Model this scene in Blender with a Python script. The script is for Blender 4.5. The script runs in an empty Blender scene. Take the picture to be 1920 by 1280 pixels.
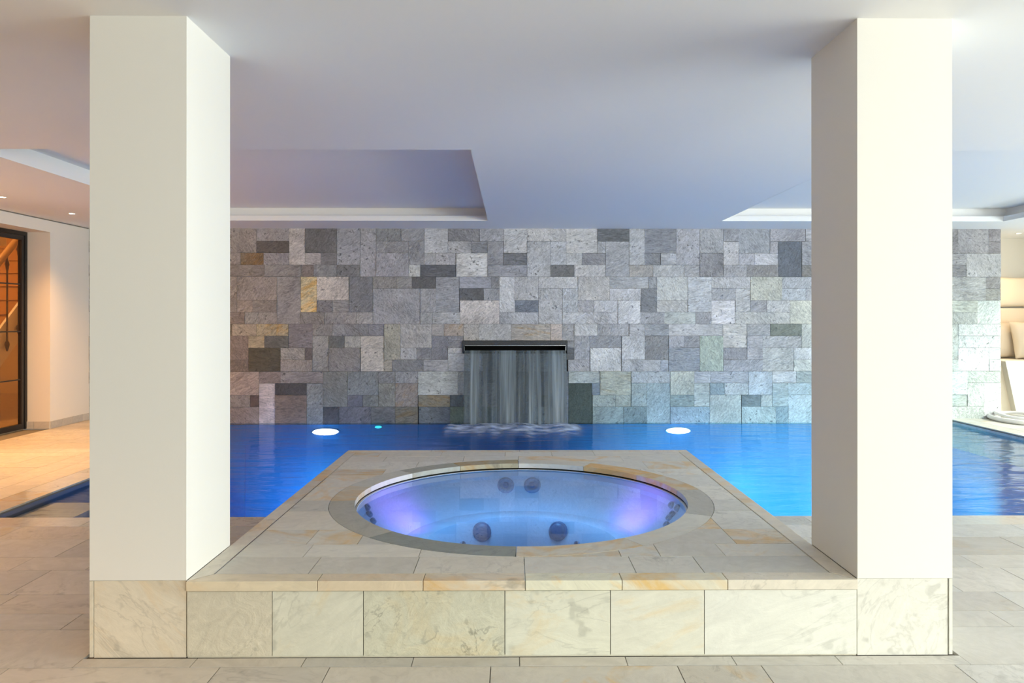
import bpy, bmesh, math, random
from mathutils import Vector, Matrix
S = bpy.context.scene
C = bpy.context.collection
RNG = random.Random(7)
R = math.radians

# ------------------------------------------------------------------ camera
cd = bpy.data.cameras.new('camera')
cam = bpy.data.objects.new('camera', cd); C.objects.link(cam)
cam.location = (0, 0, 1.3223)
cam.rotation_euler = (math.pi/2 + .0009, 0, -.0082)
cd.sensor_width = 36; cd.lens = 1372.46/1920*36
cd.shift_x = -(970.93-960)/1920; cd.shift_y = -(640-595.32)/1920
cd.clip_end = 100; cd.clip_start = .05
S.camera = cam

# ------------------------------------------------------------------ world, exposure, big lights
S.view_settings.view_transform = 'Standard'; S.view_settings.look = 'None'
S.view_settings.gamma = 1; S.view_settings.use_curve_mapping = False
S.view_settings.exposure = 0.12
w = bpy.data.worlds.new('world'); S.world = w; w.use_nodes = True
w.node_tree.nodes['Background'].inputs[0].default_value = (.62, .80, .86, 1)
w.node_tree.nodes['Background'].inputs[1].default_value = 1.0
S.cycles.max_bounces = 10; S.cycles.diffuse_bounces = 5; S.cycles.glossy_bounces = 4
S.cycles.transparent_max_bounces = 12; S.cycles.transmission_bounces = 4
S.cycles.caustics_reflective = False; S.cycles.caustics_refractive = False
S.cycles.use_denoising = True; S.cycles.sample_clamp_indirect = 4.0

def area(name, loc, aim, sx, sy, power, col, spread=180):
    l = bpy.data.lights.new(name, 'AREA'); l.shape = 'RECTANGLE'; l.size = sx; l.size_y = sy
    l.energy = power; l.color = col; l.spread = R(spread)
    o = bpy.data.objects.new(name, l); C.objects.link(o); o.location = loc
    o.rotation_euler = (Vector(aim)-Vector(loc)).to_track_quat('-Z', 'Y').to_euler()
    return o
def point(name, loc, power, col, r=.05):
    l = bpy.data.lights.new(name, 'POINT'); l.energy = power; l.color = col; l.shadow_soft_size = r
    o = bpy.data.objects.new(name, l); C.objects.link(o); o.location = loc; return o
def spot(name, loc, power, col, ang=110, blend=.8, aim=None, r=.04):
    l = bpy.data.lights.new(name, 'SPOT'); l.energy = power; l.color = col; l.shadow_soft_size = r
    l.spot_size = R(ang); l.spot_blend = blend
    o = bpy.data.objects.new(name, l); C.objects.link(o); o.location = loc
    if aim: o.rotation_euler = (Vector(aim)-Vector(loc)).to_track_quat('-Z', 'Y').to_euler()
    return o
# daylight arriving through the glazed right side and the glazing behind the camera, plus an added ceiling fill
area('garden_daylight', (8.9, .6, 1.55), (0, .9, 1.0), 5.6, 2.4, 800, (1.0, .99, .95))
area('garden_daylight_far', (11.6, 6.6, 4.3), (6.0, 9.4, .6), 3.0, 1.3, 1350, (.90, 1.0, .90))
area('ceiling_fill', (9.6, 3.2, .25), (2.2, 5.2, 2.5), 9.0, 1.6, 430, (.88, .97, 1.0))  # added fill outside the glazing, aimed up to brighten the ceiling
area('rear_daylight', (4.4, -3.6, 1.6), (1.9, 2, 1.3), 3.4, 2.2, 360, (1.0, .975, .92))

# ------------------------------------------------------------------ materials
def nt(name):
    m = bpy.data.materials.new(name); m.use_nodes = True
    t = m.node_tree; t.nodes.clear(); return m, t
def nd(t, typ, **k):
    n = t.nodes.new(typ)
    for a, v in k.items():
        if a.startswith('_'): setattr(n, a[1:], v)
        else:
            key = int(a[1:]) if a[0] == 'i' and a[1:].isdigit() else a
            n.inputs[key].default_value = v
    return n
def lk(t, a, b): t.links.new(a, b)
def plain(name, col, rough=.5, metal=0, spec=.5, bump=0, bscale=200, emis=None, es=0):
    m, t = nt(name); o = nd(t, 'ShaderNodeOutputMaterial'); b = nd(t, 'ShaderNodeBsdfPrincipled')
    b.inputs['Base Color'].default_value = (*col, 1); b.inputs['Roughness'].default_value = rough
    b.inputs['Metallic'].default_value = metal; b.inputs['Specular IOR Level'].default_value = spec
    if emis:
        b.inputs['Emission Color'].default_value = (*emis, 1); b.inputs['Emission Strength'].default_value = es
    if bump:
        g = nd(t, 'ShaderNodeNewGeometry'); n = nd(t, 'ShaderNodeTexNoise', Scale=bscale, Detail=3.0)
        lk(t, g.outputs['Position'], n.inputs['Vector'])
        u = nd(t, 'ShaderNodeBump', Strength=bump, Distance=.01)
        lk(t, n.outputs['Fac'], u.inputs['Height']); lk(t, u.outputs[0], b.inputs['Normal'])
    lk(t, b.outputs[0], o.inputs[0]); return m
def mth(t, op, a, b=None, c=None):
    n = nd(t, 'ShaderNodeMath', _operation=op)
    for i, v in enumerate((a, b, c)):
        if v is None: continue
        if isinstance(v, (int, float)): n.inputs[i].default_value = v
        else: lk(t, v, n.inputs[i])
    return n.outputs[0]
def ramp(t, src, pts):
    n = nd(t, 'ShaderNodeValToRGB'); e = n.color_ramp.elements
    while len(e) < len(pts): e.new(.5)
    for q, (p, c) in zip(e, pts): q.position = p; q.color = (c, c, c, 1) if isinstance(c, (int, float)) else (*c, 1)
    lk(t, src, n.inputs[0]); return n.outputs[0]
def stone(name, scale, contrast, rough, bumpd, speck=.0, vein=.3, stretch=3.2, wet=0, spec=.5, bright=1.0):
    """natural stone: base colour from the object colour, amount of rust stain from the object's alpha"""
    m, t = nt(name); out = nd(t, 'ShaderNodeOutputMaterial'); b = nd(t, 'ShaderNodeBsdfPrincipled')
    g = nd(t, 'ShaderNodeNewGeometry'); oi = nd(t, 'ShaderNodeObjectInfo')
    off = nd(t, 'ShaderNodeVectorMath', _operation='SCALE'); off.inputs[0].default_value = (37, 53, 29)
    lk(t, oi.outputs['Random'], off.inputs['Scale'])
    add = nd(t, 'ShaderNodeVectorMath', _operation='ADD'); lk(t, g.outputs['Position'], add.inputs[0]); lk(t, off.outputs[0], add.inputs[1])
    rot = nd(t, 'ShaderNodeVectorRotate', _rotation_type='EULER_XYZ'); lk(t, add.outputs[0], rot.inputs['Vector'])
    cr = nd(t, 'ShaderNodeCombineXYZ')
    a = mth(t, 'MULTIPLY', oi.outputs['Random'], 9.7); a = mth(t, 'SINE', a)
    lk(t, a, cr.inputs[1]); lk(t, mth(t, 'MULTIPLY', a, .6), cr.inputs[2]); lk(t, cr.outputs[0], rot.inputs['Rotation'])
    mp = nd(t, 'ShaderNodeMapping'); mp.inputs['Scale'].default_value = (1, stretch*.7, stretch); lk(t, rot.outputs[0], mp.inputs['Vector'])
    n1 = nd(t, 'ShaderNodeTexNoise', Scale=scale, Detail=9.0, Roughness=.66, Distortion=1.6); lk(t, mp.outputs[0], n1.inputs['Vector'])
    n2 = nd(t, 'ShaderNodeTexNoise', Scale=scale*.22, Detail=4.0, Roughness=.5, Distortion=1.0); lk(t, rot.outputs[0], n2.inputs['Vector'])
    n3 = nd(t, 'ShaderNodeTexNoise', Scale=scale*6, Detail=5.0, Roughness=.7); lk(t, rot.outputs[0], n3.inputs['Vector'])
    f = mth(t, 'ADD', mth(t, 'MULTIPLY', mth(t, 'SUBTRACT', n1.outputs['Fac'], .5), 2.6*contrast), mth(t, 'MULTIPLY', mth(t, 'SUBTRACT', n2.outputs['Fac'], .5), 1.5*contrast))
    f = mth(t, 'ADD', f, mth(t, 'MULTIPLY', mth(t, 'SUBTRACT', n3.outputs['Fac'], .5), .8*contrast))
    f = mth(t, 'ADD', f, bright); f = mth(t, 'MAXIMUM', f, .12)
    # thin veins
    vn = nd(t, 'ShaderNodeTexNoise', Scale=scale*.35, Detail=5.0, Roughness=.55, Distortion=2.2); lk(t, mp.outputs[0], vn.inputs['Vector'])
    v = mth(t, 'ABSOLUTE', mth(t, 'SUBTRACT', vn.outputs['Fac'], .5))
    v = ramp(t, v, [(0, 1.0), (.022, 0.0)])
    v = mth(t, 'MULTIPLY', v, vein)
    gate = ramp(t, n2.outputs['Fac'], [(.45, 0.0), (.62, 1.0)])
    v = mth(t, 'MULTIPLY', v, gate)
    f = mth(t, 'MULTIPLY', f, mth(t, 'SUBTRACT', 1.0, v))
    if speck:
        vo = nd(t, 'ShaderNodeTexNoise', Scale=scale*3.2, Detail=2.0); lk(t, rot.outputs[0], vo.inputs['Vector'])
        sp = ramp(t, vo.outputs['Fac'], [(.62, 0.0), (.70, 1.0)])
        f = mth(t, 'MULTIPLY', f, mth(t, 'SUBTRACT', 1.0, mth(t, 'MULTIPLY', mth(t, 'MULTIPLY', sp, speck), gate)))
    col = nd(t, 'ShaderNodeVectorMath', _operation='SCALE'); lk(t, oi.outputs['Color'], col.inputs[0]); lk(t, f, col.inputs['Scale'])
    # rust stain
    sn = nd(t, 'ShaderNodeTexNoise', Scale=max(2.2, scale*.2), Detail=6.0, Roughness=.6, Distortion=1.2); lk(t, mp.outputs[0], sn.inputs['Vector'])
    st = mth(t, 'ADD', sn.outputs['Fac'], mth(t, 'MULTIPLY', oi.outputs['Alpha'], .34))
    st = ramp(t, st, [(.60, 0.0), (.80, 1.0)]); st = mth(t, 'MULTIPLY', st, mth(t, 'MINIMUM', mth(t, 'MULTIPLY', oi.outputs['Alpha'], 4.0), 1.0))
    mx = nd(t, 'ShaderNodeMix', _data_type='RGBA', _blend_type='MULTIPLY'); lk(t, st, mx.inputs[0]); lk(t, col.outputs[0], mx.inputs[6]); mx.inputs[7].default_value = (1.02, .76, .42, 1)
    lk(t, mx.outputs[2], b.inputs['Base Color'])
    b.inputs['Specular IOR Level'].default_value = spec
    rr = mth(t, 'ADD', rough, mth(t, 'MULTIPLY', mth(t, 'SUBTRACT', n1.outputs['Fac'], .5), -.35)); lk(t, rr, b.inputs['Roughness'])
    bu = nd(t, 'ShaderNodeBump', Strength=.8, Distance=bumpd)
    h = mth(t, 'ADD', n1.outputs['Fac'], mth(t, 'MULTIPLY', n3.outputs['Fac'], .4)); lk(t, h, bu.inputs['Height']); lk(t, bu.outputs[0], b.inputs['Normal'])
    lk(t, b.outputs[0], out.inputs[0]); return m
def water(name, tint, ior, bs, bstr, stretch=(1, 1, 1), rough=.0):
    m, t = nt(name); out = nd(t, 'ShaderNodeOutputMaterial')
    g = nd(t, 'ShaderNodeNewGeometry'); mp = nd(t, 'ShaderNodeMapping'); mp.inputs['Scale'].default_value = stretch
    lk(t, g.outputs['Position'], mp.inputs['Vector'])
    n = nd(t, 'ShaderNodeTexNoise', Scale=bs, Detail=3.0, Roughness=.5, Distortion=.4); lk(t, mp.outputs[0], n.inputs['Vector'])
    bu = nd(t, 'ShaderNodeBump', Strength=bstr, Distance=.05); lk(t, n.outputs['Fac'], bu.inputs['Height'])
    fr = nd(t, 'ShaderNodeFresnel', IOR=ior); lk(t, bu.outputs[0], fr.inputs['Normal'])
    tr = nd(t, 'ShaderNodeBsdfTransparent'); tr.inputs[0].default_value = (*tint, 1)
    gl = nd(t, 'ShaderNodeBsdfGlossy', Roughness=rough); lk(t, bu.outputs[0], gl.inputs['Normal'])
    mx = nd(t, 'ShaderNodeMixShader'); lk(t, fr.outputs[0], mx.inputs[0]); lk(t, tr.outputs[0], mx.inputs[1]); lk(t, gl.outputs[0], mx.inputs[2])
    lk(t, mx.outputs[0], out.inputs[0]); return m

M = {}
M['slate'] = stone('split_slate', 8, .85, .46, .016, speck=.7, vein=.35, stretch=4.5, spec=.6)
M['quartzite'] = stone('beige_quartzite', 4.2, .14, .46, .0025, speck=.22, vein=.17, stretch=3.0, spec=.4)
M['busy_quartzite'] = stone('swirled_quartzite', 9, .20, .42, .005, speck=.45, vein=.4, stretch=1.5, spec=.45)
M['wet_stone'] = stone('wet_quartzite', 4.2, .16, .10, .001, speck=.2, vein=.3, stretch=3.0, spec=.7)
M['grout'] = plain('grout', (.20, .18, .15), .9)
M['dark_grout'] = plain('dark_grout', (.06, .058, .055), .95)
M['plaster'] = plain('cream_plaster', (.76, .745, .69), .6, bump=.03, bscale=300, spec=.2)
M['white'] = plain('white_paint', (.84, .84, .83), .55, spec=.3)
M['ceiling'] = plain('ceiling_paint', (.86, .86, .86), .6, spec=.25)
M['wall'] = plain('wall_render', (.80, .76, .68), .7, bump=.05, bscale=120, spec=.2)
M['black_steel'] = plain('black_steel', (.012, .012, .014), .35, spec=.5)
M['black'] = plain('black_shadow_gap', (.004, .004, .004), .8, spec=.1)
M['slate_dark'] = plain('dark_slate_frame', (.045, .048, .052), .5, bump=.5, bscale=60)
M['steel'] = plain('brushed_steel', (.62, .62, .62), .25, metal=1)
M['tub'] = plain('tub_shell', (.52, .66, .84), .35)
M['jet'] = plain('jet_plastic', (.10, .17, .33), .35)
M['jet_ring'] = plain('jet_grey_ring', (.20, .29, .46), .3)
M['lens'] = plain('warm_lamp_lens', (1, .9, .75), .4, emis=(1, .80, .55), es=14)
M['pool_lens'] = plain('pool_lamp_lens', (.8, .8, 1), .4, emis=(.62, .60, 1.0), es=9)
M['cyan_lens'] = plain('cyan_lamp_lens', (.3, .9, .9), .4, emis=(.05, .85, .8), es=1.6)
M['wood'] = plain('stair_wood', (.42, .21, .05), .5, bump=.2, bscale=40)
M['brass'] = plain('rail_wood', (.36, .22, .09), .4)
M['bronze'] = plain('bronze_baluster', (.10, .055, .02), .45, metal=.6)
M['upholstery'] = plain('cream_upholstery', (.80, .70, .55), .75, bump=.15, bscale=500)
M['leather'] = plain('white_leather', (.86, .81, .72), .55)
M['pillow'] = plain('linen_pillow', (.70, .62, .50), .85, bump=.4, bscale=400)
M['rope'] = plain('white_rope', (.85, .83, .80), .6)
M['hall_wall'] = plain('hall_plaster', (.66, .50, .30), .7)
# mosaic pool liner
def liner():
    m, t = nt('blue_mosaic_liner'); o = nd(t, 'ShaderNodeOutputMaterial'); b = nd(t, 'ShaderNodeBsdfPrincipled', Roughness=.35)
    g = nd(t, 'ShaderNodeNewGeometry'); n = nd(t, 'ShaderNodeTexNoise', Scale=60.0, Detail=1.0); lk(t, g.outputs['Position'], n.inputs['Vector'])
    mx = nd(t, 'ShaderNodeMix', _data_type='RGBA'); lk(t, n.outputs['Fac'], mx.inputs[0])
    mx.inputs[6].default_value = (.01, .25, .54, 1); mx.inputs[7].default_value = (.03, .34, .62, 1)
    lk(t, mx.outputs[2], b.inputs['Base Color']); lk(t, b.outputs[0], o.inputs[0]); return m
M['liner'] = liner(); M['strip'] = plain('slate_blue_strip', (.13, .16, .24), .3)
M['pool_water'] = water('pool_water', (.70, .90, 1.0), 1.2, 1.5, .35, (1, 3.2, 1), .07)
M['spa_water'] = water('spa_water', (.93, .97, 1.0), 1.42, 1.0, .01, (1, 1, 1), .0)
def glass():
    m, t = nt('window_glass'); o = nd(t, 'ShaderNodeOutputMaterial')
    fr = nd(t, 'ShaderNodeLayerWeight', Blend=.5); tr = nd(t, 'ShaderNodeBsdfTransparent'); tr.inputs[0].default_value = (.96, .97, .96, 1)
    gl = nd(t, 'ShaderNodeBsdfGlossy', Roughness=.0); mx = nd(t, 'ShaderNodeMixShader')
    lk(t, mth(t, 'ADD', mth(t, 'MULTIPLY', mth(t, 'POWER', fr.outputs['Facing'], 5.0), .6), .03), mx.inputs[0]); lk(t, tr.outputs[0], mx.inputs[1]); lk(t, gl.outputs[0], mx.inputs[2]); lk(t, mx.outputs[0], o.inputs[0]); return m
M['glass'] = glass()
def smoked():
    m, t = nt('bronze_tinted_glass'); o = nd(t, 'ShaderNodeOutputMaterial')
    fr = nd(t, 'ShaderNodeLayerWeight', Blend=.5); tr = nd(t, 'ShaderNodeBsdfTransparent'); tr.inputs[0].default_value = (.88, .80, .70, 1)
    gl = nd(t, 'ShaderNodeBsdfGlossy', Roughness=.0); mx = nd(t, 'ShaderNodeMixShader')
    lk(t, mth(t, 'ADD', mth(t, 'MULTIPLY', mth(t, 'POWER', fr.outputs['Facing'], 5.0), .6), .03), mx.inputs[0]); lk(t, tr.outputs[0], mx.inputs[1]); lk(t, gl.outputs[0], mx.inputs[2]); lk(t, mx.outputs[0], o.inputs[0]); return m
M['door_glass'] = smoked()
def curtain():
    m, t = nt('falling_water'); o = nd(t, 'ShaderNodeOutputMaterial'); g = nd(t, 'ShaderNodeNewGeometry')
    mp = nd(t, 'ShaderNodeMapping'); mp.inputs['Scale'].default_value = (12, 1, .3); lk(t, g.outputs['Position'], mp.inputs['Vector'])
    n = nd(t, 'ShaderNodeTexNoise', Scale=1.0, Detail=5.0, Roughness=.6, Distortion=.1); lk(t, mp.outputs[0], n.inputs['Vector'])
    f = ramp(t, n.outputs['Fac'], [(.38, .14), (.52, .32), (.70, .78)])
    tr = nd(t, 'ShaderNodeBsdfTransparent'); tr.inputs[0].default_value = (.50, .54, .57, 1)
    df = nd(t, 'ShaderNodeBsdfPrincipled', Roughness=.3); df.inputs['Base Color'].default_value = (.36, .43, .46, 1)
    mx = nd(t, 'ShaderNodeMixShader'); lk(t, f, mx.inputs[0]); lk(t, tr.outputs[0], mx.inputs[1]); lk(t, df.outputs[0], mx.inputs[2]); lk(t, mx.outputs[0], o.inputs[0]); return m
M['curtain'] = curtain()
def foam():
    m, t = nt('churned_foam'); o = nd(t, 'ShaderNodeOutputMaterial'); g = nd(t, 'ShaderNodeNewGeometry')
    mp = nd(t, 'ShaderNodeMapping'); mp.inputs['Scale'].default_value = (1, 1.6, 1); lk(t, g.outputs['Position'], mp.inputs['Vector'])
    n = nd(t, 'ShaderNodeTexNoise', Scale=5.5, Detail=2.5, Roughness=.5); lk(t, mp.outputs[0], n.inputs['Vector'])
    at = nd(t, 'ShaderNodeAttribute', _attribute_name='thick')
    f = mth(t, 'MULTIPLY', at.outputs['Fac'], ramp(t, n.outputs['Fac'], [(.34, .15), (.66, 1.0)]))
    tr = nd(t, 'ShaderNodeBsdfTransparent'); df = nd(t, 'ShaderNodeBsdfDiffuse'); df.inputs[0].default_value = (.66, .76, .92, 1)
    mx = nd(t, 'ShaderNodeMixShader'); lk(t, f, mx.inputs[0]); lk(t, tr.outputs[0], mx.inputs[1]); lk(t, df.outputs[0], mx.inputs[2]); lk(t, mx.outputs[0], o.inputs[0]); return m
M['foam'] = foam()

# ------------------------------------------------------------------ helpers
def link(name, me, parent=None, loc=(0, 0, 0), scale=None, col=None):
    o = bpy.data.objects.new(name, me); C.objects.link(o); o.location = loc
    if scale: o.scale = scale
    if col: o.color = col
    if parent: o.parent = parent
    return o
_unit = {}
def unit(mat):
    if mat not in _unit:
        bm = bmesh.new(); bmesh.ops.create_cube(bm, size=1); me = bpy.data.meshes.new('box_'+mat); bm.to_mesh(me); bm.free()
        me.materials.append(M[mat]); _unit[mat] = me
    return _unit[mat]
def box(name, x0, x1, y0, y1, z0, z1, mat, parent=None, col=None):
    return link(name, unit(mat), parent, ((x0+x1)/2, (y0+y1)/2, (z0+z1)/2), (abs(x1-x0), abs(y1-y0), abs(z1-z0)), col)
def mesh(name, bm, mat, parent=None, col=None, smooth=False, bevel=0):
    if smooth:
        for f in bm.faces: f.smooth = True
    me = bpy.data.meshes.new(name); bm.to_mesh(me); bm.free(); me.materials.append(M[mat])
    o = link(name, me, parent, col=col)
    if bevel:
        b = o.modifiers.new('bevel', 'BEVEL'); b.width = bevel; b.segments = 2
    return o
def bbox(bm, x0, x1, y0, y1, z0, z1):
    r = bmesh.ops.create_cube(bm, size=1, matrix=Matrix.Translation(((x0+x1)/2, (y0+y1)/2, (z0+z1)/2)) @ Matrix.Diagonal((x1-x0, y1-y0, z1-z0, 1)))
    return r
def prism(name, pts, z0, z1, mat, parent=None, col=None, bevel=0):
    bm = bmesh.new(); lo = [bm.verts.new((x, y, z0)) for x, y in pts]; hi = [bm.verts.new((x, y, z1)) for x, y in pts]
    bm.faces.new(lo[::-1]); bm.faces.new(hi)
    for i in range(len(pts)):
        j = (i+1) % len(pts); bm.faces.new((lo[i], lo[j], hi[j], hi[i]))
    bmesh.ops.recalc_face_normals(bm, faces=bm.faces)
    return mesh(name, bm, mat, parent, col, bevel=bevel)
def tube_bm(bm, pts, r, seg=10, closed=False):
    rings = []; n = len(pts); pts = [Vector(p) for p in pts]
    for i, p in enumerate(pts):
        d = (pts[(i+1) % n]-pts[i-1]) if closed else (pts[min(i+1, n-1)]-pts[max(i-1, 0)])
        q = d.to_track_quat('Z', 'Y'); rr = r[i] if isinstance(r, (list, tuple)) else r
        rings.append([bm.verts.new(p + q @ Vector((rr*math.cos(2*math.pi*k/seg), rr*math.sin(2*math.pi*k/seg), 0))) for k in range(seg)])
    for i in range(n if closed else n-1):
        a, b = rings[i], rings[(i+1) % n]
        for k in range(seg): bm.faces.new((a[k], a[(k+1) % seg], b[(k+1) % seg], b[k]))
    if not closed: bm.faces.new(rings[0][::-1]); bm.faces.new(rings[-1])
def lathe(name, prof, mat, parent=None, loc=(0, 0, 0), seg=48, rot=None, a0=0, a1=2*math.pi, smooth=True, closed=False):
    bm = bmesh.new(); full = abs(a1-a0-2*math.pi) < 1e-6; N = seg if full else seg+1; rings = []
    for i in range(N):
        a = a0+(a1-a0)*i/seg
        rings.append([bm.verts.new((r*math.cos(a), r*math.sin(a), z)) for r, z in prof])
    K = len(prof)
    for i in range(seg):
        a, b = rings[i], rings[(i+1) % N]
        for k in range(K if closed else K-1):
            bm.faces.new((a[k], b[k], b[(k+1) % K], a[(k+1) % K]))
    if closed and not full: bm.faces.new(rings[0][::-1]); bm.faces.new(rings[-1])
    bmesh.ops.remove_doubles(bm, verts=bm.verts, dist=1e-5)
    bmesh.ops.recalc_face_normals(bm, faces=bm.faces)
    o = mesh(name, bm, mat, parent, smooth=smooth); o.location = loc
    if rot: o.rotation_euler = rot
    return o
def thing(name, label, cat, loc=(0, 0, 0), group=None):
    o = bpy.data.objects.new(name, None); C.objects.link(o); o.location = loc; o.empty_display_size = .1
    o['label'] = label; o['category'] = cat
    if group: o['group'] = group
    return o
def tag(o, label, cat, group=None, kind=None):
    o['label'] = label; o['category'] = cat
    if group: o['group'] = group
    if kind: o['kind'] = kind
    return o
def struct(name):
    o = bpy.data.objects.new(name, None); C.objects.link(o); o['kind'] = 'structure'; return o
def sr(v):
    v = v/255.0
    return v/12.92 if v <= .04045 else ((v+.055)/1.055)**2.4

# ================================================================== geometry constants
CZ = 2.5                       # ceiling
PX0, PX1 = -1.266, 1.3546      # spa plinth
PY0, PY1, PZ = 2.858, 5.676, .301
WL, WR, WB = -5.53, 8.0, 9.626 # left wall, right wall, stone wall
POOL = (-3.5, 5.75, 4.89, 9.626); WZ = -.05
RC = (.0537, 4.2153); RO, RI = 1.072, .936

# ================================================================== stone wall of slate tiles
# tile tables: x in eye-measured units along the wall (origin, scale per block), row, rows, r, g, b
YB = [430, 451, 473, 495.3, 517.5, 539.3, 561.6, 583.7, 606, 628.3, 650.5, 672.8, 694.8, 716.8, 739, 761, 794]
SL = {}
T = []
def blk(org, sc, s):
    for ln in s.replace('\n', ';').split(';'):
        ln = ln.strip()
        if not ln: continue
        a = ln.split(); x0, x1, r0, n = map(float, a[:4]); c = [float(v) for v in a[4:7]]
        if len(c) == 1: c = [c[0]]*3
        st = float(a[7]) if len(a) > 7 else 0
        T.append((org+x0/sc, org+x1/sc, int(r0), n, c, st))
blk(430, 6.857, '''-160 360 0 2 124 112 100;360 775 0 1 130 122 116;360 775 1 1 84 74 64;775 980 0 3 166 156 145;980 1387 0 2 95 92 88;1387 1685 0 3 136 136 137;1685 1890 0 4 142 141 142
-160 155 2 1 118 105 94;155 450 2 1 112 92 66 .6;450 775 2 1 128 120 116;980 1182 2 1 146 139 133;1182 1387 2 1 115 112 110
-160 465 3 1 113 100 88;465 930 3 1 125 117 109;930 1090 3 1 116 104 96;1090 1390 3 1 122 121 120;1390 1685 3 1 100 99 97
-160 110 4 3 125 108 92;110 620 4 2 131 116 103;110 310 6 1 135 116 98;310 620 6 1 120 107 94;620 925 4 4 131 122 114;-160 210 7 1 118 98 82;210 380 7 1 132 122 110;380 620 7 1 128 116 104
925 1130 4 3 200 172 124 .5;1130 1540 4 2 182 170 156;1130 1330 6 1 110 105 102;1330 1545 6 1 131 126 120;1545 1848 4 3 110 110 111;925 1230 7 1 114 106 98;1230 1640 7 1 136 130 124;1640 1848 7 1 146 141 136
1848 2146 4 1 131 127 120;1848 2456 5 3 150 149 149''')
blk(700, 6.857, '''39 360 0 1 130 130 127;360 657 0 1 137 137 138;657 960 0 2 177 177 176;960 1368 0 1 130 129 129;1368 1677 0 1 161 161 163;1677 1976 0 2 192 191 189
39 457 1 1 138 137 137;39 457 2 2 148 146 148;457 657 1 2 146 146 147;960 1265 1 1 164 163 162;1265 1465 1 1 134 134 135;1465 1675 1 2 154 153 154;657 805 2 1 162 162 161;805 1060 2 1 166 164 164
1065 1468 2 2 207 205 200;1677 1976 2 1 122 122 123;457 605 3 1 178 178 171;605 1060 3 1 98 99 101;1470 1976 3 1 152 152 156
295 500 4 1 138 136 131;500 805 4 1 92 91 90;805 1107 4 3 150 151 153;1107 1515 4 1 160 161 167;1515 1620 4 1 150 150 150;1620 1820 4 3 207 207 207;1820 2123 4 2 186 185 184;1820 2123 6 1 130 138 149
605 810 5 2 154 154 155;1107 1417 5 1 92 93 95;1417 1620 5 1 152 153 155;1115 1620 6 2 208 199 191;605 765 7 1 150 150 148;765 1115 7 1 164 164 162;1620 2123 7 1 182 183 185''')
blk(970, 6.857, '''125 630 0 1 190 188 185;630 1032 0 2 197 195 192;1032 1440 0 1 112 114 115;1440 1640 0 3 184 185 187;125 427 1 3 190 190 190;427 630 1 2 188 189 191;1032 1137 1 1 190 191 193;1137 1440 1 3 180 181 183
630 830 2 1 203 203 201;830 1137 2 1 150 149 151;427 733 3 1 111 110 107;733 1137 3 1 198 196 194;1640 2047 0 2 150 152 158;1640 1845 2 1 138 140 144;1845 2046 2 1 186 187 190;1440 1745 3 1 181 176 168;1745 2148 3 1 186 187 187
272 780 4 1 203 202 200;780 1187 4 2 196 193 189;1187 1690 4 1 186 188 190;1690 1797 4 1 160 163 167;272 578 5 3 188 188 188;578 780 5 2 196 199 202;1187 1590 5 1 202 202 203;1590 1797 5 2 132 134 136;1797 2200 4 2 207 209 205
780 985 6 1 180 178 180;985 1295 6 1 201 201 202;1295 1585 6 2 213 213 214;578 885 7 1 196 197 198;885 1295 7 1 206 205 205;1585 1897 7 1 169 170 173;1797 2196 6 1 201 200 195''')
blk(1240, 6.857, '''195 498 0 3 176 176 181;498 805 0 2 182 183 184;805 1005 0 1 166 168 172;805 1005 1 2 192 191 192;1005 1407 0 2 170 175 179;1407 1865 0 1 171 171 175;1407 1510 1 1 176 176 180;1510 1815 1 3 100 108 117;1815 2060 1 2 180 183 186;1865 2060 0 1 175 177 180
1005 1205 2 1 180 181 186;1205 1510 2 1 202 203 206;498 805 2 2 156 155 157;297 498 3 1 181 181 182;805 1105 3 1 187 187 189;1105 1510 3 1 152 150 146;1815 2060 3 1 130 128 120
345 650 4 3 201 205 208;650 1153 4 1 206 207 207;650 960 5 1 166 168 171;960 1153 5 2 207 209 207;1153 1563 4 2 201 203 186;1563 2060 4 1 185 191 194;1563 1870 5 1 190 198 201;1870 2060 5 1 180 184 186
1153 1363 6 1 176 177 178;1363 1665 6 1 201 203 199;1665 2060 6 2 224 227 207;650 955 6 2 222 221 222;955 1665 7 1 201 203 196;43 447 7 1 200 206 200;447 650 7 1 165 165 166''')
blk(430, 6.667, '''-160 50 8 2 95 80 60;50 350 8 1 140 120 95;350 745 8 1 150 130 94 .4;745 1045 8 2 115 105 101;1045 1290 8 1 124 117 109;1290 1740 8 1 125 123 121;1740 1938 8 1 124 122 124
-160 250 9 2 114 94 79;250 450 9 1 150 129 94 .2;450 745 9 1 85 80 71;250 650 10 2 68 58 40;650 950 10 1 146 136 122;950 1045 10 1 90 79 74;1045 1248 9 3 131 126 116;1248 1445 9 1 94 94 89;1445 1645 9 1 146 143 133;1248 1640 10 2 120 114 107;1645 1935 9 3 172 163 149;-160 250 11 1 100 82 67;650 1045 11 1 136 122 107
-160 380 12 2 136 113 95;380 650 12 1 114 96 83;650 1180 12 1 120 108 98;380 580 13 3 168 147 133;580 975 13 1 64 57 51;580 975 14 2 110 88 69;975 1180 13 3 111 108 99;1180 1480 12 3 106 103 93;1480 1865 12 2 110 112 108;1480 1675 14 1 90 88 91;1675 1865 14 1 101 101 93;1180 1375 15 1 60 58 56;1375 1775 15 1 90 86 86;-160 270 14 1 110 95 81;270 380 14 1 74 54 41;-160 380 15 1 114 94 78''')
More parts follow.
